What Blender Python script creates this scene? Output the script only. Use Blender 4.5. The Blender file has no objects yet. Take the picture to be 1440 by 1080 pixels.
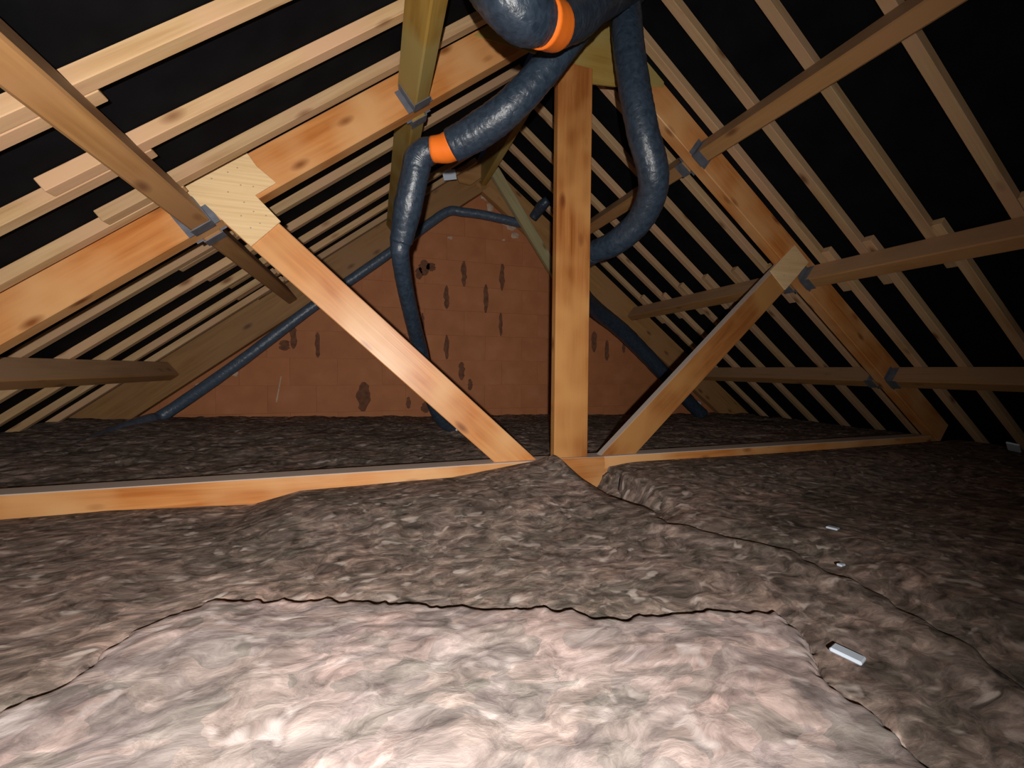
import bpy, bmesh, math, random
import numpy as np
from mathutils import Vector, Matrix, noise

random.seed(7)
sc = bpy.context.scene
COL = sc.collection
LIFT = 0.75            # the eye point stands this far above the ceiling boards of the rooms below

# ------------------------------------------------------------------ camera, world, light, exposure
cam_data = bpy.data.cameras.new('camera')
cam_data.sensor_width = 36.0
cam_data.lens = 14.9075
cam_data.clip_start = 0.02
cam = bpy.data.objects.new('camera', cam_data)
COL.objects.link(cam)
Fw = Vector((0.30810916, 0.95070444, -0.03506862))
Rt = Vector((0.95134459, -0.30803311, 0.00768582))
Up = Vector((0.00349535, 0.03573042, 0.99935535))
cam.matrix_world = Matrix(((Rt.x, Up.x, -Fw.x, 0), (Rt.y, Up.y, -Fw.y, 0), (Rt.z, Up.z, -Fw.z, LIFT), (0, 0, 0, 1)))
sc.camera = cam

world = bpy.data.worlds.new('world')
sc.world = world
world.use_nodes = True
world.node_tree.nodes['Background'].inputs[0].default_value = (0.55, 0.6, 1.0, 1)
world.node_tree.nodes['Background'].inputs[1].default_value = 0.004

def lamp(name, loc, aim, watts, size, angle, blend, col):
    d = bpy.data.lights.new(name, 'SPOT')
    d.energy = watts
    d.shadow_soft_size = size
    d.spot_size = math.radians(angle)
    d.spot_blend = blend
    d.color = col
    o = bpy.data.objects.new(name, d)
    COL.objects.link(o)
    o.location = loc
    o.rotation_euler = (Vector(aim) - Vector(loc)).to_track_quat('-Z', 'Y').to_euler()
    return o
# stands for the phone's flash, set back behind the camera to flatten its falloff
lamp('phone_flash', (-0.055, -0.22, LIFT - 0.01), (-0.02, 1.5, LIFT + 0.05), 165, 0.012, 150, 1.0, (1.0, 0.955, 0.90))

sc.view_settings.view_transform = 'Standard'
sc.view_settings.look = 'None'
sc.view_settings.gamma = 1.0
sc.view_settings.use_curve_mapping = False
sc.view_settings.exposure = 0.0

# ------------------------------------------------------------------ roof geometry
TH = 0.64820
CT, ST = math.cos(TH), math.sin(TH)
XR, ZR = 0.8703, 1.6514            # ridge line, in the plane of the purlin centres
PUR = (0.903, 1.852, 2.788)        # purlin distances down the slope
def slope_pt(side, s, y, off=0.0):
    return Vector((XR + side * (s * CT + off * ST), y, ZR - s * ST + off * CT))

# ------------------------------------------------------------------ materials
def mat_new(name):
    m = bpy.data.materials.new(name)
    m.use_nodes = True
    return m, m.node_tree.nodes, m.node_tree.links, m.node_tree.nodes['Principled BSDF']

def ramp(N, stops, interp='LINEAR'):
    r = N.new('ShaderNodeValToRGB')
    r.color_ramp.interpolation = interp
    e = r.color_ramp.elements
    e[0].position, e[0].color = stops[0][0], (*stops[0][1], 1)
    e[1].position, e[1].color = stops[-1][0], (*stops[-1][1], 1)
    for p, c in stops[1:-1]:
        k = e.new(p)
        k.color = (*c, 1)
    return r

def coords(N, L, scale, spread=40.0):
    tc = N.new('ShaderNodeTexCoord')
    oi = N.new('ShaderNodeObjectInfo')
    mu = N.new('ShaderNodeMath'); mu.operation = 'MULTIPLY'; mu.inputs[1].default_value = spread
    L.new(oi.outputs['Random'], mu.inputs[0])
    ad = N.new('ShaderNodeVectorMath'); ad.operation = 'ADD'
    L.new(tc.outputs['Object'], ad.inputs[0]); L.new(mu.outputs[0], ad.inputs[1])
    mp = N.new('ShaderNodeMapping')
    mp.inputs['Scale'].default_value = scale
    L.new(ad.outputs[0], mp.inputs[0])
    return mp.outputs[0], ad.outputs[0], oi

def mixc(N, L, a, b, fac, mode='MIX'):
    m = N.new('ShaderNodeMix'); m.data_type = 'RGBA'; m.blend_type = mode
    for sock, v in ((m.inputs[6], a), (m.inputs[7], b), (m.inputs[0], fac)):
        if hasattr(v, 'links'):
            L.new(v, sock)
        elif isinstance(v, (int, float)):
            sock.default_value = v
        else:
            sock.default_value = (*v, 1)
    return m.outputs[2]

def wood(name, light, dark, knot, rough=0.6, blotch=None, gloss=0.35, knots=True, dust=0.0):
    m, N, L, B = mat_new(name)
    v, base, oi = coords(N, L, (1.0, 11, 11))
    n1 = N.new('ShaderNodeTexNoise'); n1.inputs['Scale'].default_value = 2.2
    n1.inputs['Detail'].default_value = 5; n1.inputs['Distortion'].default_value = 0.7
    L.new(v, n1.inputs['Vector'])
    r1 = ramp(N, [(0.3, dark), (0.62, light)])
    L.new(n1.outputs[0], r1.inputs[0])
    col = r1.outputs[0]
    mp = N.new('ShaderNodeMapping'); mp.inputs['Scale'].default_value = (2.5, 110, 110)
    L.new(base, mp.inputs[0])
    n2 = N.new('ShaderNodeTexNoise'); n2.inputs['Scale'].default_value = 1.0; n2.inputs['Detail'].default_value = 3
    L.new(mp.outputs[0], n2.inputs['Vector'])
    r2 = ramp(N, [(0.3, (0.78, 0.74, 0.70)), (0.6, (1, 1, 1))])
    L.new(n2.outputs[0], r2.inputs[0])
    col = mixc(N, L, col, r2.outputs[0], 0.7, 'MULTIPLY')
    if blotch:
        n3 = N.new('ShaderNodeTexNoise'); n3.inputs['Scale'].default_value = 3.1; n3.inputs['Detail'].default_value = 2
        L.new(base, n3.inputs['Vector'])
        r3 = ramp(N, [(0.42, (0, 0, 0)), (0.62, (1, 1, 1))])
        L.new(n3.outputs[0], r3.inputs[0])
        col = mixc(N, L, col, blotch, r3.outputs[0])
    if knots:
        mk = N.new('ShaderNodeMapping'); mk.inputs['Scale'].default_value = (4.2, 10, 10)
        L.new(base, mk.inputs[0])
        vo = N.new('ShaderNodeTexVoronoi'); vo.inputs['Scale'].default_value = 1.0
        L.new(mk.outputs[0], vo.inputs['Vector'])
        rk = ramp(N, [(0.06, (1, 1, 1)), (0.2, (0, 0, 0))])
        L.new(vo.outputs['Distance'], rk.inputs[0])
        col = mixc(N, L, col, knot, rk.outputs[0])
    # each piece slightly lighter or darker than the next
    mr = N.new('ShaderNodeMapRange'); mr.inputs[3].default_value = 0.82; mr.inputs[4].default_value = 1.12
    L.new(oi.outputs['Random'], mr.inputs[0])
    hs = N.new('ShaderNodeHueSaturation')
    L.new(mr.outputs[0], hs.inputs['Value']); L.new(col, hs.inputs['Color'])
    out = hs.outputs[0]
    if dust:                      # grey loft dust settled on the faces that look upwards
        ge = N.new('ShaderNodeNewGeometry'); sx = N.new('ShaderNodeSeparateXYZ')
        L.new(ge.outputs['True Normal'], sx.inputs[0])
        dr = N.new('ShaderNodeMapRange'); dr.inputs[1].default_value = 0.45; dr.inputs[2].default_value = 0.72
        dr.inputs[4].default_value = dust
        L.new(sx.outputs['Z'], dr.inputs[0])
        out = mixc(N, L, out, (0.62, 0.55, 0.50), dr.outputs[0])
    L.new(out, B.inputs['Base Color'])
    B.inputs['Roughness'].default_value = rough
    B.inputs['Specular IOR Level'].default_value = gloss
    bp = N.new('ShaderNodeBump'); bp.inputs['Strength'].default_value = 0.25; bp.inputs['Distance'].default_value = 0.002
    L.new(n2.outputs[0], bp.inputs['Height']); L.new(bp.outputs[0], B.inputs['Normal'])
    return m

M = {}
M['truss'] = wood('planed_pine', (0.62, 0.265, 0.08), (0.47, 0.155, 0.032), (0.24, 0.08, 0.02), 0.40, (0.64, 0.34, 0.14), gloss=0.5, dust=0.9)
M['red'] = wood('reddish_planed_pine', (0.44, 0.175, 0.05), (0.29, 0.09, 0.018), (0.18, 0.05, 0.012), 0.38, (0.52, 0.25, 0.08), gloss=0.5, dust=0.9)
M['ply'] = wood('pale_plywood', (0.95, 0.69, 0.38), (0.90, 0.63, 0.33), (0.5, 0.3, 0.13), 0.6, knots=False)
M['rafter'] = wood('sawn_spruce', (0.57, 0.385, 0.205), (0.46, 0.28, 0.13), (0.22, 0.10, 0.04), 0.75, (0.54, 0.33, 0.19))
M['purlin'] = wood('brown_timber', (0.40, 0.215, 0.08), (0.31, 0.15, 0.05), (0.16, 0.07, 0.03), 0.6, (0.36, 0.19, 0.08), dust=0.22)
M['treated'] = wood('green_treated_timber', (0.38, 0.235, 0.05), (0.28, 0.155, 0.025), (0.2, 0.11, 0.04), 0.65, (0.36, 0.27, 0.09))
M['grey_green'] = wood('weathered_green_timber', (0.42, 0.36, 0.2), (0.33, 0.28, 0.14), (0.2, 0.14, 0.06), 0.7)

def plain(name, c, rough=0.7, metal=0.0, var=0.0, scale=20):
    m, N, L, B = mat_new(name)
    B.inputs['Roughness'].default_value = rough
    B.inputs['Metallic'].default_value = metal
    if var:
        v, base, oi = coords(N, L, (1, 1, 1))
        n = N.new('ShaderNodeTexNoise'); n.inputs['Scale'].default_value = scale; n.inputs['Detail'].default_value = 4
        L.new(v, n.inputs['Vector'])
        r = ramp(N, [(0.3, tuple(x * (1 - var) for x in c)), (0.7, tuple(min(1, x * (1 + var)) for x in c))])
        L.new(n.outputs[0], r.inputs[0]); L.new(r.outputs[0], B.inputs['Base Color'])
    else:
        B.inputs['Base Color'].default_value = (*c, 1)
    return m
M['zinc'] = plain('galvanised_steel', (0.16, 0.175, 0.21), 0.5, 0.4, 0.2, 30)
M['nail'] = plain('dull_nails', (0.42, 0.33, 0.2), 0.6)
M['felt'] = plain('black_roofing_felt', (0.004, 0.004, 0.0055), 0.95, 0, 0.4, 8)
M['felt'].node_tree.nodes['Principled BSDF'].inputs['Specular IOR Level'].default_value = 0.1
M['mortar'] = plain('wall_mortar', (0.40, 0.142, 0.053), 0.9, 0, 0.2, 12)
M['joint'] = plain('open_joint_shade', (0.16, 0.065, 0.035), 0.95, 0, 0.3, 30)  # the dark inside the open joints, put into the colour
M['crumb'] = plain('pale_mortar_crumbs', (0.50, 0.36, 0.26), 0.9, 0, 0.2, 30)
M['orange'] = plain('orange_tape', (0.95, 0.20, 0.02), 0.4, 0, 0.08, 14)
M['white'] = plain('white_plastic', (0.62, 0.70, 0.82), 0.5)
M['board'] = plain('plasterboard', (0.5, 0.48, 0.45), 0.9)

def block_mat():
    m, N, L, B = mat_new('terracotta_block')
    v, base, oi = coords(N, L, (1, 1, 1))
    n = N.new('ShaderNodeTexNoise'); n.inputs['Scale'].default_value = 7; n.inputs['Detail'].default_value = 6
    L.new(v, n.inputs['Vector'])
    r = ramp(N, [(0.3, (0.40, 0.142, 0.052)), (0.55, (0.45, 0.165, 0.063)), (0.8, (0.50, 0.20, 0.088))])
    L.new(n.outputs[0], r.inputs[0])
    mr = N.new('ShaderNodeMapRange'); mr.inputs[3].default_value = 0.97; mr.inputs[4].default_value = 1.03
    L.new(oi.outputs['Random'], mr.inputs[0])
    hs = N.new('ShaderNodeHueSaturation')
    L.new(mr.outputs[0], hs.inputs['Value']); L.new(r.outputs[0], hs.inputs['Color'])
    L.new(hs.outputs[0], B.inputs['Base Color'])
    B.inputs['Roughness'].default_value = 0.75
    return m
M['block'] = block_mat()

def foil(name, c1, c2):
    m, N, L, B = mat_new(name)
    v, base, oi = coords(N, L, (1, 1, 1))
    n = N.new('ShaderNodeTexNoise'); n.inputs['Scale'].default_value = 48; n.inputs['Detail'].default_value = 5
    n.inputs['Distortion'].default_value = 0.6
    L.new(v, n.inputs['Vector'])
    r = ramp(N, [(0.3, c1), (0.75, c2)])
    L.new(n.outputs[0], r.inputs[0]); L.new(r.outputs[0], B.inputs['Base Color'])
    B.inputs['Roughness'].default_value = 0.38
    B.inputs['Specular IOR Level'].default_value = 0.6
    bp = N.new('ShaderNodeBump'); bp.inputs['Strength'].default_value = 0.8; bp.inputs['Distance'].default_value = 0.004
    L.new(n.outputs[0], bp.inputs['Height']); L.new(bp.outputs[0], B.inputs['Normal'])
    return m
M['foil'] = foil('dark_blue_duct_sleeve', (0.016, 0.027, 0.044), (0.038, 0.058, 0.088))
M['pipe'] = foil('dark_blue_pipe_lagging', (0.045, 0.07, 0.11), (0.08, 0.11, 0.155))

def wool(name, stops, scale, bump, tuft):
    """matted fibres: warped streaks, dull clots and small paler tufts"""
    m, N, L, B = mat_new(name)
    tc = N.new('ShaderNodeTexCoord')
    def nz(vec, sc_, det, rough=0.5, dist=0.0):
        n = N.new('ShaderNodeTexNoise'); n.inputs['Scale'].default_value = sc_; n.inputs['Detail'].default_value = det
        n.inputs['Roughness'].default_value = rough; n.inputs['Distortion'].default_value = dist
        L.new(vec, n.inputs['Vector'])
        return n
    def warp(vec, sc_, amt):
        w = nz(vec, sc_, 2)
        sb = N.new('ShaderNodeVectorMath'); sb.operation = 'SUBTRACT'; sb.inputs[1].default_value = (0.5, 0.5, 0.5)
        L.new(w.outputs['Color'], sb.inputs[0])
        sl = N.new('ShaderNodeVectorMath'); sl.operation = 'SCALE'; sl.inputs['Scale'].default_value = amt
        L.new(sb.outputs[0], sl.inputs[0])
        ad = N.new('ShaderNodeVectorMath'); ad.operation = 'ADD'
        L.new(vec, ad.inputs[0]); L.new(sl.outputs[0], ad.inputs[1])
        return ad.outputs[0]
    P = warp(tc.outputs['Object'], 4.0, 0.16)
    mp = N.new('ShaderNodeMapping'); mp.inputs['Scale'].default_value = (1.0, 1.55, 1.3)
    mp.inputs['Rotation'].default_value = (0, 0, math.radians(-18))
    L.new(P, mp.inputs[0])
    Q = warp(mp.outputs[0], 14.0, 0.05)
    n = nz(Q, scale, 10, 0.66, 0.45)
    r = ramp(N, stops)
    L.new(n.outputs[0], r.inputs[0])
    col = r.outputs[0]
    # clots of other shades
    vo = N.new('ShaderNodeTexVoronoi'); vo.inputs['Scale'].default_value = scale * 1.1
    L.new(Q, vo.inputs['Vector'])
    sp = N.new('ShaderNodeSeparateColor'); L.new(vo.outputs['Color'], sp.inputs[0])
    rv = ramp(N, [(0.0, (0.70, 0.72, 0.66)), (0.35, (0.9, 0.86, 0.86)), (0.7, (1.05, 0.98, 0.92)), (1.0, (1.25, 1.12, 1.06))])
    L.new(sp.outputs[0], rv.inputs[0])
    col = mixc(N, L, col, rv.outputs[0], 0.8, 'MULTIPLY')
    p = nz(P, 3.6, 3)
    rp = ramp(N, [(0.32, (0.70, 0.71, 0.68)), (0.5, (0.95, 0.93, 0.92)), (0.68, (1.15, 1.05, 1.02))])
    L.new(p.outputs[0], rp.inputs[0])
    col = mixc(N, L, col, rp.outputs[0], 1.0, 'MULTIPLY')
    # paler tufts
    t = nz(Q, scale * 0.95, 2, 0.4)
    tv = N.new('ShaderNodeMapping'); tv.inputs['Location'].default_value = (3.1, 7.7, 1.3)
    L.new(Q, tv.inputs[0]); L.new(tv.outputs[0], t.inputs['Vector'])
    rt = ramp(N, [(0.62, (0, 0, 0)), (0.72, (0.7, 0.7, 0.7))])
    L.new(t.outputs[0], rt.inputs[0])
    col = mixc(N, L, col, tuft, rt.outputs[0])
    L.new(col, B.inputs['Base Color'])
    B.inputs['Roughness'].default_value = 1.0
    B.inputs['Specular IOR Level'].default_value = 0.05
    bp = N.new('ShaderNodeBump'); bp.inputs['Strength'].default_value = bump; bp.inputs['Distance'].default_value = 0.01
    L.new(n.outputs[0], bp.inputs['Height']); L.new(bp.outputs[0], B.inputs['Normal'])
    return m
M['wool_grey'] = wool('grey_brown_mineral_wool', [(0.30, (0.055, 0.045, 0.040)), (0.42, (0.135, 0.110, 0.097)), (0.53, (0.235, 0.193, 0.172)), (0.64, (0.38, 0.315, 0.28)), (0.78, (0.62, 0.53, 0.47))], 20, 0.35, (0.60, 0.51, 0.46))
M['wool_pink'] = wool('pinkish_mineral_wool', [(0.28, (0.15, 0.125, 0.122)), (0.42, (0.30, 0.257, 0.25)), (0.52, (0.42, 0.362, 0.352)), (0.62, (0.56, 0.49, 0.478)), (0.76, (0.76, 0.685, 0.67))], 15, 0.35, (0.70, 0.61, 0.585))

# ------------------------------------------------------------------ helpers
def tag(o, label=None, cat=None, group=None, kind=None):
    if label: o['label'] = label
    if cat: o['category'] = cat
    if group: o['group'] = group
    if kind: o['kind'] = kind
    return o

def empty(name, loc):
    o = bpy.data.objects.new(name, None)
    o.empty_display_size = 0.1
    COL.objects.link(o)
    o.location = loc
    return o

def link(name, mesh, mat, parent=None, mw=None):
    o = bpy.data.objects.new(name, mesh)
    if mat is not None and not mesh.materials:
        mesh.materials.append(mat)
    COL.objects.link(o)
    if mw is not None:
        if parent is not None:
            o.parent = parent
            o.matrix_local = WORLD[parent.name].inverted() @ mw
        else:
            o.matrix_world = mw
        WORLD[o.name] = mw.copy()
    elif parent is not None:
        o.parent = parent
        WORLD[o.name] = WORLD[parent.name].copy()
    else:
        WORLD[o.name] = Matrix()
    return o
WORLD = {}
def root(name, loc):
    o = empty(name, loc)
    WORLD[o.name] = Matrix.Translation(loc)
    return o

_box = {}
def box_mesh(l, w, h, bev):
    key = (round(l, 3), round(w, 4), round(h, 4), bev)
    if key in _box:
        return _box[key]
    bm = bmesh.new()
    bmesh.ops.create_cube(bm, size=1)
    for v in bm.verts:
        v.co = Vector((v.co.x * l, v.co.y * w, v.co.z * h))
    bmesh.ops.bevel(bm, geom=bm.edges[:], offset=bev, segments=1, affect='EDGES')
    me = bpy.data.meshes.new('timber')
    bm.to_mesh(me); bm.free()
    _box[key] = me
    return me

def timber(name, a, b, w, h, up, mat, parent=None, bev=0.003):
    """a sawn length from a to b, w across and h along the 'up' direction"""
    a, b, up = Vector(a), Vector(b), Vector(up)
    X = (b - a).normalized()
    Y = up.cross(X).normalized()
    Z = X.cross(Y)
    c = (a + b) / 2
    mw = Matrix(((X.x, Y.x, Z.x, c.x), (X.y, Y.y, Z.y, c.y), (X.z, Y.z, Z.z, c.z), (0, 0, 0, 1)))
    me = box_mesh((b - a).length, w, h, bev).copy()
    return link(name, me, mat, parent, mw)

def plate(name, pts, y0, y1, mat, parent=None, bev=0.0015, mw_at=None):
    """a flat board outlined in the x-z plane, from y0 (front) to y1"""
    cx = sum(p[0] for p in pts) / len(pts); cz = sum(p[1] for p in pts) / len(pts)
    bm = bmesh.new()
    fr = [bm.verts.new((p[0] - cx, (y0 - y1) / 2, p[1] - cz)) for p in pts]
    f = bm.faces.new(fr)
    ext = bmesh.ops.extrude_face_region(bm, geom=[f])
    for v in ext['geom']:
        if isinstance(v, bmesh.types.BMVert):
            v.co.y += (y1 - y0)
    bmesh.ops.recalc_face_normals(bm, faces=bm.faces[:])
    if bev:
        bmesh.ops.bevel(bm, geom=bm.edges[:], offset=bev, segments=1, affect='EDGES')
    me = bpy.data.meshes.new(name)
    bm.to_mesh(me); bm.free()
    return link(name, me, mat, parent, Matrix.Translation((cx, (y0 + y1) / 2, cz)))

def catmull(pts, n):
    P = [Vector(p) for p in pts]
    P = [P[0] * 2 - P[1]] + P + [P[-1] * 2 - P[-2]]
    out = []
    for i in range(1, len(P) - 2):
        for k in range(n):
            t = k / n
            p0, p1, p2, p3 = P[i - 1], P[i], P[i + 1], P[i + 2]
            out.append(0.5 * ((2 * p1) + (p2 - p0) * t + (2 * p0 - 5 * p1 + 4 * p2 - p3) * t * t + (3 * p1 - p0 - 3 * p2 + p3) * t ** 3))
    out.append(P[-2])
    return out

def tube(name, pts, radii, mat, parent=None, seg=28, sub=14, wrinkle=0.05, caps=True, seed=0.0, dense=True):
    c = catmull(pts, sub)
    rr = []
    for i in range(len(pts) - 1):
        for k in range(sub):
            t = k / sub
            rr.append(radii[i] * (1 - t) + radii[i + 1] * t)
    rr.append(radii[-1])
    o = c[0].copy()
    verts, faces = [], []
    N = None
    for i, p in enumerate(c):
        T = (c[min(i + 1, len(c) - 1)] - c[max(i - 1, 0)]).normalized()
        if N is None:
            N = T.orthogonal().normalized()
        N = (N - T * N.dot(T)).normalized()
        Bn = T.cross(N)
        for j in range(seg):
            a = 2 * math.pi * j / seg
            d = N * math.cos(a) + Bn * math.sin(a)
            q = p + d * rr[i]
            w = noise.noise(q * 22 + Vector((seed, 0, 0))) * 0.6 + noise.noise(q * 55) * 0.4
            ring = 0.35 * math.sin(i * 2.1 + 1.5 * noise.noise(p * 9))
            q = p + d * rr[i] * (1 + wrinkle * (w + ring * 0.6))
            verts.append(q - o)
    for i in range(len(c) - 1):
        for j in range(seg):
            a, b = i * seg + j, i * seg + (j + 1) % seg
            faces.append((a, b, b + seg, a + seg))
    if caps:
        faces.append(tuple(range(seg))[::-1])
        faces.append(tuple(range(len(verts) - seg, len(verts))))
    me = bpy.data.meshes.new(name)
    me.from_pydata([tuple(v) for v in verts], [], faces)
    me.polygons.foreach_set('use_smooth', [True] * len(me.polygons))
    return link(name, me, mat, parent, Matrix.Translation(o))

# ------------------------------------------------------------------ the setting: felt, gable wall, ceiling boards
Y0, Y1 = -1.1, 3.67
def felt(name, side):
    n = 40
    verts, faces = [], []
    for i in range(2):
        for j in range(n + 1):
            y = Y0 + (Y1 + 0.1 - Y0) * j / n
            sag = 0.0
            verts.append(tuple(slope_pt(side, (0.0, 4.0)[i], y, 0.0975 + sag)))
    for i in range(2):
        for j in range(n + 1):
            v = Vector(verts[i * (n + 1) + j]) + Vector((side * ST, 0, CT)) * 0.01
            verts.append(tuple(v))
    k = 2 * (n + 1)
    for j in range(n):
        faces.append((j, j + 1, n + 2 + j, n + 1 + j))
        faces.append((k + j, k + n + 1 + j, k + n + 2 + j, k + j + 1))
    me = bpy.data.meshes.new(name)
    me.from_pydata(verts, [], faces)
    o = link(name, me, M['felt'])
    return tag(o, kind='structure')
felt('ceiling_underlay_left', -1)
felt('ceiling_underlay_right', 1)

me = bpy.data.meshes.new('floor')
me.from_pydata([(-2.2, -1.3, -0.74), (3.9, -1.3, -0.74), (3.9, 3.9, -0.74), (-2.2, 3.9, -0.74)], [], [(0, 1, 2, 3)])
tag(link('floor', me, M['board']), kind='structure')

def clip(poly, a, b, c):
    out = []
    for i in range(len(poly)):
        p, q = poly[i], poly[(i + 1) % len(poly)]
        dp, dq = a * p[0] + b * p[1] - c, a * q[0] + b * q[1] - c
        if dp <= 0: out.append(p)
        if (dp < 0 < dq) or (dq < 0 < dp):
            t = dp / (dp - dq)
            out.append((p[0] + (q[0] - p[0]) * t, p[1] + (q[1] - p[1]) * t))
    return out
def under_roof(poly, off):
    for side in (-1, 1):
        a, b = side * ST, CT
        c = a * XR + b * ZR + off
        poly = clip(poly, a, b, c)
        if len(poly) < 3: return []
    return poly
wall_outline = under_roof([(-2.2, -0.72), (4.0, -0.72), (4.0, 2.2), (-2.2, 2.2)], 0.04)
wall = plate('wall_back', wall_outline, 3.675, 3.80, M['mortar'], bev=0)
tag(wall, kind='structure')
ZC = [0.825 + 0.107 - 0.2145 * k for k in range(-4, 8)]
def block(poly):
    cx = sum(p[0] for p in poly) / len(poly); cz = sum(p[1] for p in poly) / len(poly)
    front, mid, back = [], [], []
    for x, z in poly:
        dx, dz = cx - x, cz - z
        l = math.hypot(dx, dz)
        k = 0.0013 / l
        front.append((x + dx * k - cx, -0.0036, z + dz * k - cz))
        mid.append((x - cx, -0.003, z - cz)); back.append((x - cx, 0.006, z - cz))
    n = len(poly)
    V = front + mid + back
    Fc = [tuple(range(n))] + [(i, i + n, (i + 1) % n + n, (i + 1) % n) for i in range(n)] + [(i + n, i + 2 * n, (i + 1) % n + 2 * n, (i + 1) % n + n) for i in range(n)]
    me = bpy.data.meshes.new('block'); me.from_pydata(V, [], Fc)
    link('block', me, M['block'], wall, Matrix.Translation((cx, 3.672, cz)))
for r, top in enumerate(ZC):
    even = (r - 4) % 2 == 0
    x0 = (0.404 if even else 0.592) - 0.3435 * 9
    for k in range(20):
        xa = x0 + 0.3435 * k
        g = 0.0004
        p = under_roof([(xa + g, top - 0.2145 + g), (xa + 0.3435 - g, top - 0.2145 + g), (xa + 0.3435 - g, top - g), (xa + g, top - g)], 0.03)
        if len(p) >= 3:
            ar = abs(sum(p[i][0] * p[(i + 1) % len(p)][1] - p[(i + 1) % len(p)][0] * p[i][1] for i in range(len(p)))) / 2
            if ar > 0.002 and p[0][1] > -0.72:
                block(p)
# unfilled joints as ragged patches, their gap darkness painted into the colour
def smear(x, z, w, h, sd):
    rnd = random.Random(sd)
    n = 9
    L_, R_ = [], []
    for i in range(n):
        t = i / (n - 1)
        e = math.sin(math.pi * min(1, max(0.0, t))) ** 0.35 if 0 < t < 1 else 0.25
        L_.append((x - w / 2 * e * rnd.uniform(0.55, 1.15), z - h / 2 + h * t))
        R_.append((x + w / 2 * e * rnd.uniform(0.55, 1.15), z - h / 2 + h * t))
    pts = L_ + R_[::-1]
    bm = bmesh.new()
    for i in range(n - 1):
        q = [L_[i], R_[i], R_[i + 1], L_[i + 1]]
        bm.faces.new([bm.verts.new((p[0] - x, 0, p[1] - z)) for p in q])
    bmesh.ops.remove_doubles(bm, verts=bm.verts[:], dist=1e-5)
    bmesh.ops.solidify(bm, geom=bm.faces[:], thickness=0.002)
    me = bpy.data.meshes.new('open_joint'); bm.to_mesh(me); bm.free()
    link('open_joint', me, M['joint'], wall, Matrix.Translation((x, 3.6655, z)))
for i, (x, z, w, h) in enumerate([(0.404, 0.85, 0.10, 0.13), (0.36, 0.80, 0.07, 0.10), (0.46, 0.86, 0.09, 0.07), (0.742, 0.825, 0.055, 0.22), (1.088, 0.82, 0.055, 0.24),
        (0.591, 0.614, 0.05, 0.20), (0.938, 0.622, 0.05, 0.25), (0.387, 0.38, 0.035, 0.18), (0.592, 0.187, 0.05, 0.21), (1.078, 0.40, 0.04, 0.21),
        (0.725, -0.02, 0.06, 0.16), (0.80, -0.14, 0.05, 0.10), (-0.09, -0.235, 0.12, 0.24), (-0.427, 0.18, 0.045, 0.20), (0.27, -0.29, 0.045, 0.10),
        (0.42, -0.33, 0.09, 0.10), (-0.60, 0.23, 0.06, 0.17), (-0.66, 0.17, 0.09, 0.08), (2.02, 0.27, 0.07, 0.20), (2.16, 0.19, 0.06, 0.20), (2.35, 0.23, 0.04, 0.12)]):
    smear(x, z, w, h, i)
# pale mortar crumbs along the top of the wall by the ridge, joined: too small to pick apart
bm = bmesh.new()
rnd = random.Random(3)
for x, z, s in [(0.66, 1.45, .03), (0.70, 1.36, .012), (0.93, 1.50, .04), (0.97, 1.42, .04), (1.02, 1.36, .03), (1.08, 1.36, .03), (1.13, 1.30, .04), (1.17, 1.26, .035), (1.2, 1.20, .03), (1.0, 1.48, .03), (1.1, 1.15, .018), (0.62, 1.12, .018), (0.95, 1.33, .02), (1.15, 1.34, .03),
        (-1.0, -0.05, .02), (-1.22, -0.14, .02), (-0.7, 0.32, .02), (-0.5, 0.43, .02)]:
    mt = Matrix.Translation((x, 3.66, z)) @ Matrix.Diagonal((s * rnd.uniform(.8, 1.5), 0.012, s * rnd.uniform(.6, 1.1), 1))
    bmesh.ops.create_icosphere(bm, subdivisions=2, radius=1, matrix=mt)
for v in bm.verts:
    v.co += Vector((noise.noise(v.co * 40), 0.3 * noise.noise(v.co * 50 + Vector((4, 0, 0))), noise.noise(v.co * 40 + Vector((9, 0, 0))))) * 0.014
me = bpy.data.meshes.new('mortar_crumbs'); bm.to_mesh(me); bm.free()
o = link('mortar_crumbs', me, M['crumb'], wall, Matrix())
o['kind'] = 'stuff'

for i, (x, z, w, h, tilt) in enumerate([(-.715, -.17, .012, .20, .1), (.43, -.30, .03, .14, .25)]):
    d_ = plate('plaster_streak', [(x - w, z - h / 2), (x - w * .2, z - h / 2), (x + w + tilt * h, z + h / 2), (x + w * .3 + tilt * h, z + h / 2)], 3.666, 3.669, M['crumb'], wall, 0)
    d_['label'] = 'pale plaster streak'
# ------------------------------------------------------------------ the truss
T = root('roof_truss', (XR, 1.8, -0.55))
tag(T, 'big planed pine roof truss with post, two diagonal struts and tie beam across the loft', 'truss')
FY, BY = 1.80, 1.865
for side in (-1, 1):
    n = (side * ST, 0, CT)
    timber('top_chord', slope_pt(side, 0.0, (FY + BY) / 2, 0.0235), slope_pt(side, 3.45, (FY + BY) / 2, 0.0235), BY - FY, 0.147, n, M['truss'], T)
timber('king_post', (0.8735, 1.8125, -0.46), (0.8735, 1.8125, 1.385), 0.045, 0.172, (1, 0, 0), M['red'], T)
for side in (-1, 1):
    lo = Vector((XR + side * 0.166, 1.8235, -0.505)); hi = Vector((XR + side * 1.345, 1.8235, 0.573))
    timber('strut', lo, hi, 0.044, 0.135, (-side * 0.67, 0, 0.74), M['truss'] if side < 0 else M['red'], T)
timber('tie_beam', (-1.75, 1.82, -0.463), (3.45, 1.82, -0.463), 0.095, 0.10, (0, 0, 1), M['truss'], T)
GY = FY - 0.008
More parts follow.
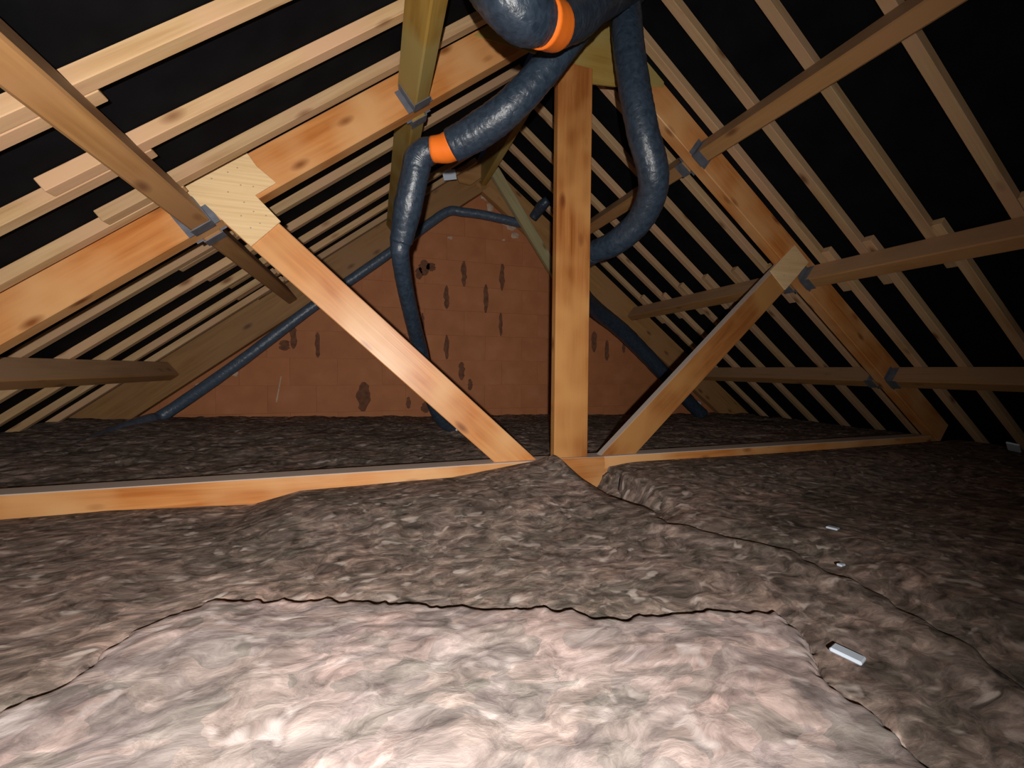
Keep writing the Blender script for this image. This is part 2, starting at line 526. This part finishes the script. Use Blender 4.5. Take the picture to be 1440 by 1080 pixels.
GL = [(-.66, .655), (-.452, .797), (-.408, .735), (-.345, .685), (-.414, .630), (-.332, .545), (-.430, .443), (-.572, .578), (-.63, .532)]
g = plate('gusset_plate', GL, GY, FY, M['ply'], T, 0.001)
g['label'] = 'pale plywood gusset plate'
GR = [(2.235, .705), (2.345, .618), (2.175, .452), (2.062, .548)]
g = plate('gusset_plate', GR, GY, FY, M['ply'], T, 0.001)
g['label'] = 'pale plywood gusset plate'
GA = [(.40, 1.40), (.80, 1.39), (.93, 1.318), (1.083, 1.335), (1.352, 1.385), (1.352, 1.44), (1.16, 1.56), (.87, 1.80), (.60, 1.60)]
g = plate('gusset_plate', GA, FY - 0.004, FY + 0.006, M['treated'], T, 0.001)
g['label'] = 'yellowish green gusset plate'
GB = [(.79, -.405), (1.03, -.41), (1.035, -.45), (1.012, -.545), (.975, -.585), (.935, -.575), (.875, -.515), (.80, -.45)]
g = plate('gusset_plate', GB, 1.757, 1.772, M['truss'], T, 0.001)
# nail heads on the pale plates, joined
bm = bmesh.new()
for px, pz in [(-.55, .67), (-.50, .70), (-.46, .66), (-.50, .63), (-.45, .60), (-.42, .57), (-.40, .53), (-.38, .56), (-.46, .55), (-.43, .51), (-.47, .72), (-.42, .66), (2.16, .53), (2.2, .58), (2.26, .62), (2.18, .62)]:
    bmesh.ops.create_cone(bm, cap_ends=True, segments=8, radius1=0.0028, radius2=0.0022, depth=0.002, matrix=Matrix.Translation((px, GY - 0.001, pz)) @ Matrix.Rotation(math.pi / 2, 4, 'X'))
me = bpy.data.meshes.new('nail_heads'); bm.to_mesh(me); bm.free()
o = link('nail_heads', me, M['nail'], T, Matrix()); o['kind'] = 'stuff'

# the same kind of frame stands against the gable wall: only its top chords show
G = root('gable_frame', (XR, 3.55, -0.55))
tag(G, 'brown timber rafter frame standing against the terracotta gable wall', 'truss')
for side in (-1, 1):
    timber('top_chord', slope_pt(side, 0.02, 3.56, -0.013), slope_pt(side, 3.62, 3.56, -0.013), 0.07, 0.228, (side * ST, 0, CT), M['purlin'], G)
plate('gusset_plate', [(.60, 1.69), (.665, 1.53), (.76, 1.52), (.93, 1.66), (.87, 1.76), (.74, 1.74)], 3.50, 3.52, M['purlin'], G)
tag(timber('diagonal_brace', (.935, 3.42, 1.63), (1.66, 3.42, .60), 0.045, 0.088, (0.82, 0, 0.57), M['grey_green']),
    'grey-green diagonal brace running down from the ridge in front of the gable wall', 'brace')

tag(timber('ridge_board', (XR, -1.0, 1.63), (XR, 3.5, 1.63), 0.045, 0.20, (0, 0, 1), M['treated']),
    'dark yellowish ridge board running to the gable at the peak of the roof', 'beam')

# ------------------------------------------------------------------ purlins with their steel hangers
PW, PH = 0.070, 0.115
def hanger(par, side, s, yface, d):
    """steel shoe; d = +1: purlin runs to larger y from the face"""
    bm = bmesh.new()
    def bx(cx, cy, cz, sx, sy, sz):
        bmesh.ops.create_cube(bm, size=1, matrix=Matrix.Translation((cx, cy, cz)) @ Matrix.Diagonal((sx, sy, sz, 1)))
    hw, hh = PW / 2, PH / 2
    bx(0, d * 0.028, -hh - 0.0015, PW + 0.006, 0.052, 0.003)
    for q in (-1, 1):
        bx(q * (hw + 0.0015), d * 0.018, -0.008, 0.003, 0.034, PH - 0.012)
        bx(q * (hw + 0.013), d * 0.002, -0.008, 0.024, 0.003, PH - 0.022)
    me = bpy.data.meshes.new('joist_hanger'); bm.to_mesh(me); bm.free()
    U = Vector((side * CT, 0, -ST)); Nn = Vector((side * ST, 0, CT)); V = Vector((0, 1, 0))
    c = slope_pt(side, s, yface, 0)
    # small frame: x down the slope, z outwards
    if U.cross(V).dot(Nn) < 0:
        U = -U
    mw = Matrix(((U.x, V.x, Nn.x, c.x), (U.y, V.y, Nn.y, c.y), (U.z, V.z, Nn.z, c.z), (0, 0, 0, 1)))
    o = link('joist_hanger', me, M['zinc'], par, mw)
    o['label'] = 'grey steel joist hanger'
names = {0: 'highest', 1: 'middle', 2: 'lowest'}
for side in (-1, 1):
    sd = 'left' if side < 0 else 'right'
    for i, s in enumerate(PUR):
        nn = (side * ST, 0, CT)
        mat = M['treated'] if (side < 0 and i == 0) else M['purlin']
        if not (side < 0 and i == 2):
            o = timber('purlin', slope_pt(side, s, -0.9), slope_pt(side, s, FY - 0.004), PW, PH, nn, mat, bev=0.006)
            tag(o, f'{names[i]} purlin of the {sd} slope, the length running from the camera to the truss', 'purlin', 'purlins under the rafters')
            hanger(o, side, s, FY - 0.003, -1)
        o = timber('purlin', slope_pt(side, s, BY + 0.004), slope_pt(side, s, 3.52), PW, PH, nn, mat, bev=0.006)
        tag(o, f'{names[i]} purlin of the {sd} slope, the length running from the truss to the gable', 'purlin', 'purlins under the rafters')
        hanger(o, side, s, BY + 0.003, 1)

# ------------------------------------------------------------------ common rafters, in two lapped lengths over the middle purlin
ordw = ['first', 'second', 'third', 'fourth', 'fifth', 'sixth', 'seventh']
RW, RH = 0.040, 0.038
left_y = [1.195, 1.455, 1.695, 2.02, 2.31, 2.60, 2.88, 3.16, 3.41]
right_y = [0.70, 0.972, 1.245, 1.512, 1.715, 2.06, 2.30, 2.56, 2.83, 3.09, 3.35]
for side, ys in ((-1, left_y), (1, right_y)):
    sd = 'left' if side < 0 else 'right'
    front = sorted([y for y in ys if y < 1.8], reverse=True)
    back = [y for y in ys if y > 1.8]
    for y in ys:
        where = f'{ordw[front.index(y)]} from the truss on the camera side' if y < 1.8 else f'{ordw[back.index(y)]} beyond the truss'
        nn = (side * ST, 0, CT)
        off = PH / 2 + RH / 2
        dy = -0.0415 if (side > 0 or y > 1.8) else 0.0415
        dz = random.uniform(-0.003, 0.003)
        s_lap_u = 1.852 + random.uniform(0.16, 0.26)
        s_lap_l = 1.852 - (random.uniform(0.08, 0.15) if side > 0 else random.uniform(0.04, 0.08))
        o = timber('rafter', slope_pt(side, 0.05, y, off), slope_pt(side, s_lap_u, y + dz, off), RW, RH, nn, M['rafter'], bev=0.002)
        tag(o, f'upper pale sawn rafter on the {sd} slope, {where}', 'rafter', 'common rafters')
        o = timber('rafter', slope_pt(side, s_lap_l, y + dy, off), slope_pt(side, 3.72, y + dy + dz, off), RW, RH, nn, M['rafter'], bev=0.002)
        tag(o, f'lower pale sawn rafter on the {sd} slope, {where}', 'rafter', 'common rafters')

# ------------------------------------------------------------------ insulation quilts
EDGE = [(-.60, -1.0), (-.585, .2), (-.55, .60), (-.507, .778), (-.452, .824), (-.430, .936), (-.365, .998), (-.298, 1.023), (-.15, .985), (-.012, .944), (.244, .836), (.36, .79), (.438, .736), (.60, .70),
        (.766, .648), (.758, .567), (.687, .476), (.69, .416), (.668, .329), (.66, 0.0), (.66, -1.0)]
EV = [(p.x, p.y) for p in catmull([(x, y, 0) for x, y in EDGE], 30)]
rnd = random.Random(5)
EVn = []
for i, (x, y) in enumerate(EV):
    a = 0.016 * noise.noise(Vector((x * 20, y * 20, 3.0))) + 0.012 * noise.noise(Vector((x * 60, y * 60, 8.0)))
    j, k = min(i + 1, len(EV) - 1), max(i - 1, 0)
    tx, ty = EV[j][0] - EV[k][0], EV[j][1] - EV[k][1]
    l = math.hypot(tx, ty) or 1
    EVn.append((x - ty / l * a, y + tx / l * a))
E_ = np.array(EVn)

CHX = [-1.9, -1.1, -.86, -.43, -.27, .31, .69, .776, .80, .872, .957, 1.0, 1.06, 2.1, 3.6]
CHZ = [-.49, -.491, -.489, -.506, -.469, -.459, -.41, -.388, -.41, -.49, -.575, -.56, -.446, -.454, -.45]
def sm(a, b, t):
    t = np.clip((t - a) / (b - a), 0, 1)
    return t * t * (3 - 2 * t)
def base_h(x, y):
    c = np.interp(x, CHX, CHZ)
    near = -0.5 + 0.012 * np.sin(3.1 * x + 1.0) * np.cos(2.7 * y)
    wide = np.interp(x, CHX, [min(-.455, z) if z < -.44 else -.455 for z in CHZ])
    a = near * (1 - sm(1.15, 1.60, y)) + wide * sm(1.15, 1.60, y)
    t = sm(1.50, 1.73, y)
    f = a * (1 - t) + c * t
    wallz = np.interp(x, [-1.9, -1.36, -.15, 2.55, 3.6], [-.35, -.362, -.392, -.45, -.45])
    r = -0.452 * (1 - sm(1.9, 3.5, y)) + wallz * sm(1.9, 3.5, y)
    return np.where(y < 1.8, f, r)
def edge_dist(x, y):
    """signed distance to the torn edge of the near quilt: negative inside"""
    P = np.stack([x.ravel(), y.ravel()], 1)
    best = np.full(len(P), 9.0)
    A, B = E_[:-1:2], E_[1::2]
    idx = np.where((P[:, 1] < 1.2) & (P[:, 0] > -.8) & (P[:, 0] < .95))[0]
    Q = P[idx]
    d = np.full(len(Q), 9.0)
    pts = E_
    for a, b in zip(pts[:-1], pts[1:]):
        ab = b - a
        t = np.clip(((Q - a) @ ab) / (ab @ ab + 1e-12), 0, 1)
        dd = np.hypot(*(Q - a - t[:, None] * ab).T)
        d = np.minimum(d, dd)
    # even-odd inside test
    ins = np.zeros(len(Q), bool)
    poly = np.vstack([pts, pts[:1]])
    for a, b in zip(poly[:-1], poly[1:]):
        c = (a[1] > Q[:, 1]) != (b[1] > Q[:, 1])
        with np.errstate(divide='ignore', invalid='ignore'):
            xi = (b[0] - a[0]) * (Q[:, 1] - a[1]) / (b[1] - a[1] + 1e-15) + a[0]
        ins ^= c & (Q[:, 0] < xi)
    best[idx] = np.where(ins, -d, d)
    return best.reshape(x.shape)
def fluff(x, y, amp):
    out = np.empty(x.size)
    xf, yf = x.ravel(), y.ravel()
    for i in range(x.size):
        p = Vector((xf[i], yf[i], 0.3))
        w = noise.noise_vector(p * 5.0) * 0.08
        q = p + w
        r1 = 1 - abs(noise.noise(Vector((q.x * 9, q.y * 15, 1.0))))
        out[i] = 0.55 * noise.noise(q * 4.0) + 0.5 * (r1 - 0.75) + 0.22 * noise.noise(Vector((q.x * 30, q.y * 45, 2.0)))
    return (out * amp).reshape(x.shape)
def grid_obj(name, X, Y, Z, mat, skirt=None):
    nr, nc = X.shape
    V = np.stack([X, Y, Z], -1).reshape(-1, 3)
    i, j = np.meshgrid(np.arange(nr - 1), np.arange(nc - 1), indexing='ij')
    a = (i * nc + j).ravel()
    Fc = np.stack([a, a + 1, a + nc + 1, a + nc], 1)
    me = bpy.data.meshes.new(name)
    me.from_pydata(V.tolist(), [], Fc.tolist())
    me.polygons.foreach_set('use_smooth', [True] * len(me.polygons))
    return link(name, me, mat)

SEAM_Y = [-1.2, 0.0, .381, .549, .822, .974, 1.1, 1.381, 1.72]
SEAM_X = [.93, .97, 1.0, 1.07, 1.09, 1.003, .90, .968, 1.055]
def seam(y):
    return np.interp(y, SEAM_Y, SEAM_X) + 0.012 * np.sin(y * 31) + 0.006 * np.sin(y * 83 + 1)
def yspace(lo, hi):
    a = np.arange(lo, 0.3, 0.04) if lo < 0.3 else np.array([])
    return np.concatenate([a, np.arange(max(lo, 0.3), min(1.75, hi), 0.0075), [hi]])
def front_quilt(name, left):
    ys = yspace(-1.0, 1.768)
    if left:
        u = np.concatenate([np.linspace(0, .32, 40, endpoint=False), np.linspace(.32, 1, 270)])
    else:
        u = np.concatenate([np.linspace(0, .35, 130, endpoint=False), np.linspace(.35, 1, 70)])
    U, Yg = np.meshgrid(u, ys)
    sx = seam(Yg)
    if left:
        X = -1.98 + (sx - 0.001 + 1.98) * U
        ds = sx - X
    else:
        X = sx + 0.001 + (3.72 - sx) * U
        ds = X - sx
    Z = base_h(X, Yg) + fluff(X, Yg, 0.0075)
    # the fluff dies down along the tie beam so the tucked edge lies where the wool meets the timber
    Z = np.where(Yg > 1.7, base_h(X, Yg) + (Z - base_h(X, Yg)) * 0.25, Z)
    d = edge_dist(X, Yg)
    Z = Z - 0.10 * (1 - sm(-0.004, 0.008, d)) - 0.010 * np.exp(-np.clip(d, 0, 1) / 0.03) * (d > 0)
    if left:
        Z = Z + 0.012 * np.exp(-((ds - 0.05) / 0.05) ** 2) - 0.03 * np.exp(-(ds / 0.009) ** 2)
    else:
        Z = Z - 0.016 * np.exp(-(ds / 0.10) ** 2) - 0.03 * np.exp(-(ds / 0.009) ** 2)
    return grid_obj(name, X, Yg, Z, M['wool_grey'])
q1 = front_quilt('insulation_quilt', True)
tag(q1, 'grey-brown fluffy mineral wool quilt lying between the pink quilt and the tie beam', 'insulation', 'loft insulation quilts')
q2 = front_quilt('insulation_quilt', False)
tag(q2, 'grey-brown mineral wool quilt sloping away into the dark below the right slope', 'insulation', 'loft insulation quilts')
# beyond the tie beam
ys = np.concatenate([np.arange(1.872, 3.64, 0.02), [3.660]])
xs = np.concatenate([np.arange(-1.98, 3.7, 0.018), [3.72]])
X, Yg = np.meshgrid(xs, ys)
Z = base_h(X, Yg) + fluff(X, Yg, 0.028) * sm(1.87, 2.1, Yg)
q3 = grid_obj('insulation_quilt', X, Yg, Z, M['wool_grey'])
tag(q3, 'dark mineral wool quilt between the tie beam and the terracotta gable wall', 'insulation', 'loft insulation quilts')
# the near quilt, built from its torn outline inwards
xs = np.arange(-.64, .815, 0.0038)
ys = np.concatenate([np.arange(-1.0, .28, 0.03), np.arange(.28, 1.06, 0.0038)])
X, Yg = np.meshgrid(xs, ys)
Dist = -edge_dist(X, Yg)                      # positive inside
Z = base_h(X, Yg) + 0.013 + fluff(X + 7.3, Yg, 0.0065) + 0.012 * sm(0.0, 0.15, Dist)
Z = Z - 0.016 * np.exp(-np.clip(Dist, 0, 9) / 0.006) - 0.08 * sm(0.0, 0.006, -Dist)
q4 = grid_obj('insulation_quilt', X, Yg, Z, M['wool_pink'])
bm = bmesh.new(); bm.from_mesh(q4.data)
dd = Dist.ravel()
bm.verts.ensure_lookup_table()
bmesh.ops.delete(bm, geom=[v for v in bm.verts if dd[v.index] < -0.008], context='VERTS')
bm.to_mesh(q4.data); bm.free()
tag(q4, 'pale pinkish mineral wool quilt with a torn edge, nearest the camera', 'insulation', 'loft insulation quilts')

# ------------------------------------------------------------------ ducts and pipes
D1 = root('insulated_duct', (.722, 1.4, 1.264))
tag(D1, 'dark blue sleeved duct curving down and left past the post to the gable', 'duct')
tube('sleeve', [(.86, 1.42, 1.47), (.792, 1.4, 1.357), (.722, 1.4, 1.264), (.65, 1.42, 1.163), (.572, 1.46, 1.06), (.471, 1.52, .955), (.369, 1.6, .894), (.285, 1.655, .856)],
     [.058, .058, .058, .056, .057, .062, .065, .060], M['foil'], D1)
t_ = tube('tape_band', [(.292, 1.65, .858), (.262, 1.67, .850), (.215, 1.69, .848)], [.054, .052, .046], M['orange'], D1, wrinkle=0.02, sub=5)
t_['label'] = 'orange tape band'
tube('elbow', [(.235, 1.68, .848), (.195, 1.70, .842), (.165, 1.72, .815), (.152, 1.74, .755), (.131, 1.78, .653), (.107, 1.84, .526)],
     [.040, .050, .055, .054, .056, .046], M['foil'], D1, seed=5)
tube('flexible_hose', [(.106, 1.85, .54), (.104, 1.86, .48), (.131, 2.0, .381), (.182, 2.2, .244), (.237, 2.4, .111), (.312, 2.6, -.116), (.43, 2.8, -.345), (.62, 2.9, -.43)],
     [.044, .037, .037, .038, .042, .045, .045, .045], M['foil'], D1, seed=9)
D2 = root('insulated_duct', (.49, 1.18, 1.0))
tag(D2, 'fat dark blue duct looping below the ridge, joined with orange tape', 'duct')
tube('sleeve', [(.33, 1.325, 1.37), (.31, 1.30, 1.26), (.295, 1.20, 1.12), (.318, 1.12, 1.01), (.38, 1.12, .965), (.452, 1.15, .985)],
     [.068, .069, .072, .073, .072, .062], M['foil'], D2, seed=13)
t_ = tube('tape_band', [(.445, 1.145, .98), (.50, 1.185, 1.010), (.515, 1.195, 1.02)], [.066, .064, .063], M['orange'], D2, wrinkle=0.02, sub=5)
t_['label'] = 'orange tape band'
tube('sleeve', [(.51, 1.19, 1.02), (.56, 1.23, 1.07), (.64, 1.29, 1.16), (.72, 1.34, 1.27), (.83, 1.42, 1.42)],
     [.060, .064, .070, .075, .08], M['foil'], D2, seed=17)
D3 = root('insulated_duct', (1.0, 1.56, 1.35))
tag(D3, 'dark blue duct hanging straight down right of the post and curling behind it', 'duct')
tube('sleeve', [(.985, 1.58, 1.56), (.994, 1.58, 1.50), (.997, 1.56, 1.344), (1.02, 1.54, 1.137), (1.064, 1.54, .974), (1.127, 1.56, .847), (1.165, 1.62, .765), (1.163, 1.72, .68), (1.115, 1.84, .618), (1.075, 1.96, .605)],
     [.062, .062, .063, .063, .064, .064, .064, .062, .06, .056], M['foil'], D3, seed=21)
tube('flexible_hose', [(1.075, 1.95, .605), (1.09, 2.2, .59), (1.24, 2.5, .551), (1.60, 2.95, .49), (2.06, 3.2, .315), (2.56, 3.3, -.045), (2.92, 3.36, -.33), (3.05, 3.36, -.43)],
     [.056, .055, .058, .066, .068, .066, .06, .06], M['foil'], D3, seed=27)
# manifold at the ridge that all three meet
D4 = root('duct_manifold', (.87, 1.45, 1.5))
tag(D4, 'dark blue wrapped manifold at the ridge where the three ducts meet', 'manifold')
tube('sleeve', [(.70, 1.36, 1.26), (.80, 1.40, 1.38), (.93, 1.50, 1.53), (1.03, 1.56, 1.60)], [.078, .09, .095, .08], M['foil'], D4, seed=31)

o = tube('overflow_pipe', [(-1.48, 2.72, -.455), (-1.48, 2.82, -.43), (-1.475, 2.95, -.41), (-1.46, 3.15, -.38), (-1.41, 3.35, -.35), (-1.352, 3.475, -.315), (-.952, 3.48, .005), (-.438, 3.48, .452), (.127, 3.48, .910), (.402, 3.48, 1.144), (.574, 3.48, 1.275), (.70, 3.48, 1.284), (.872, 3.48, 1.281), (1.136, 3.48, 1.255), (1.28, 3.49, 1.24)],
         [.032, .032, .032, .033, .036, .040, .040, .038, .037, .036, .036, .036, .036, .036, .036], M['pipe'], None, sub=8, seg=18, wrinkle=0.06)
tag(o, 'thin dark blue lagged pipe climbing the edge of the terracotta gable wall', 'pipe')
o = tube('vent_elbow', [(1.262, 3.36, 1.262), (1.285, 3.32, 1.30), (1.30, 3.25, 1.33), (1.33, 3.2, 1.36)], [.038, .042, .046, .036], M['foil'], None, sub=6, seg=18)
tag(o, 'short dark shiny pipe elbow beside the green brace', 'pipe elbow')

# ------------------------------------------------------------------ small things
def card(name, c, sx, sy, sz, rot, label, cat, mat='white'):
    me = box_mesh(sx, sy, sz, min(sx, sy, sz) * 0.3).copy()
    o = link(name, me, M[mat], None, Matrix.Translation(c) @ Matrix.Rotation(rot[2], 4, 'Z') @ Matrix.Rotation(rot[1], 4, 'Y') @ Matrix.Rotation(rot[0], 4, 'X'))
    return tag(o, label, cat)
card('plastic_clip', (.781, .505, -.491), .030, .046, .007, (0.05, 0.1, 0.35), 'small white plastic strip lying on the wool right of the pink quilt', 'plastic strip')
card('paper_tag', (.530, 3.17, 1.428), .098, .004, .070, (0.15, -0.25, 0.0), 'small white card stuck under the rafters near the gable peak', 'card')
card('plastic_scrap', (1.36, .935, -.488), .030, .03, .006, (0, 0.1, 0.4), 'grey-white scrap on the dark wool, farther of two', 'scrap')
card('plastic_scrap', (1.125, .75, -.490), .022, .012, .006, (0, 0.1, 0.2), 'tiny white scrap on the dark wool, nearer of two', 'scrap')
card('plastic_sheet', (3.28, 1.33, -.40), .10, .05, .01, (0.2, 0.5, 0.3), 'white plastic edge at the dark eaves by the right frame edge', 'plastic sheet')
card('paper_scrap', (3.05, 3.42, -.33), .06, .03, .05, (0.3, 0.2, 0.3), 'small pale scrap at the foot of the gable wall beside the duct', 'scrap')
o = tube('cable_end', [(.50, 2.7, -.40), (.52, 2.72, -.36), (.53, 2.72, -.32)], [.007, .007, .006], M['white'], None, sub=4, seg=8, wrinkle=0)
tag(o, 'thin pale cable end sticking up behind the left strut', 'cable')

# ------------------------------------------------------------------ raise everything built about the eye point to stand on the ceiling boards
for o in list(COL.objects):
    if o.parent is None and o.type in ('MESH', 'EMPTY'):
        o.location.z += LIFT
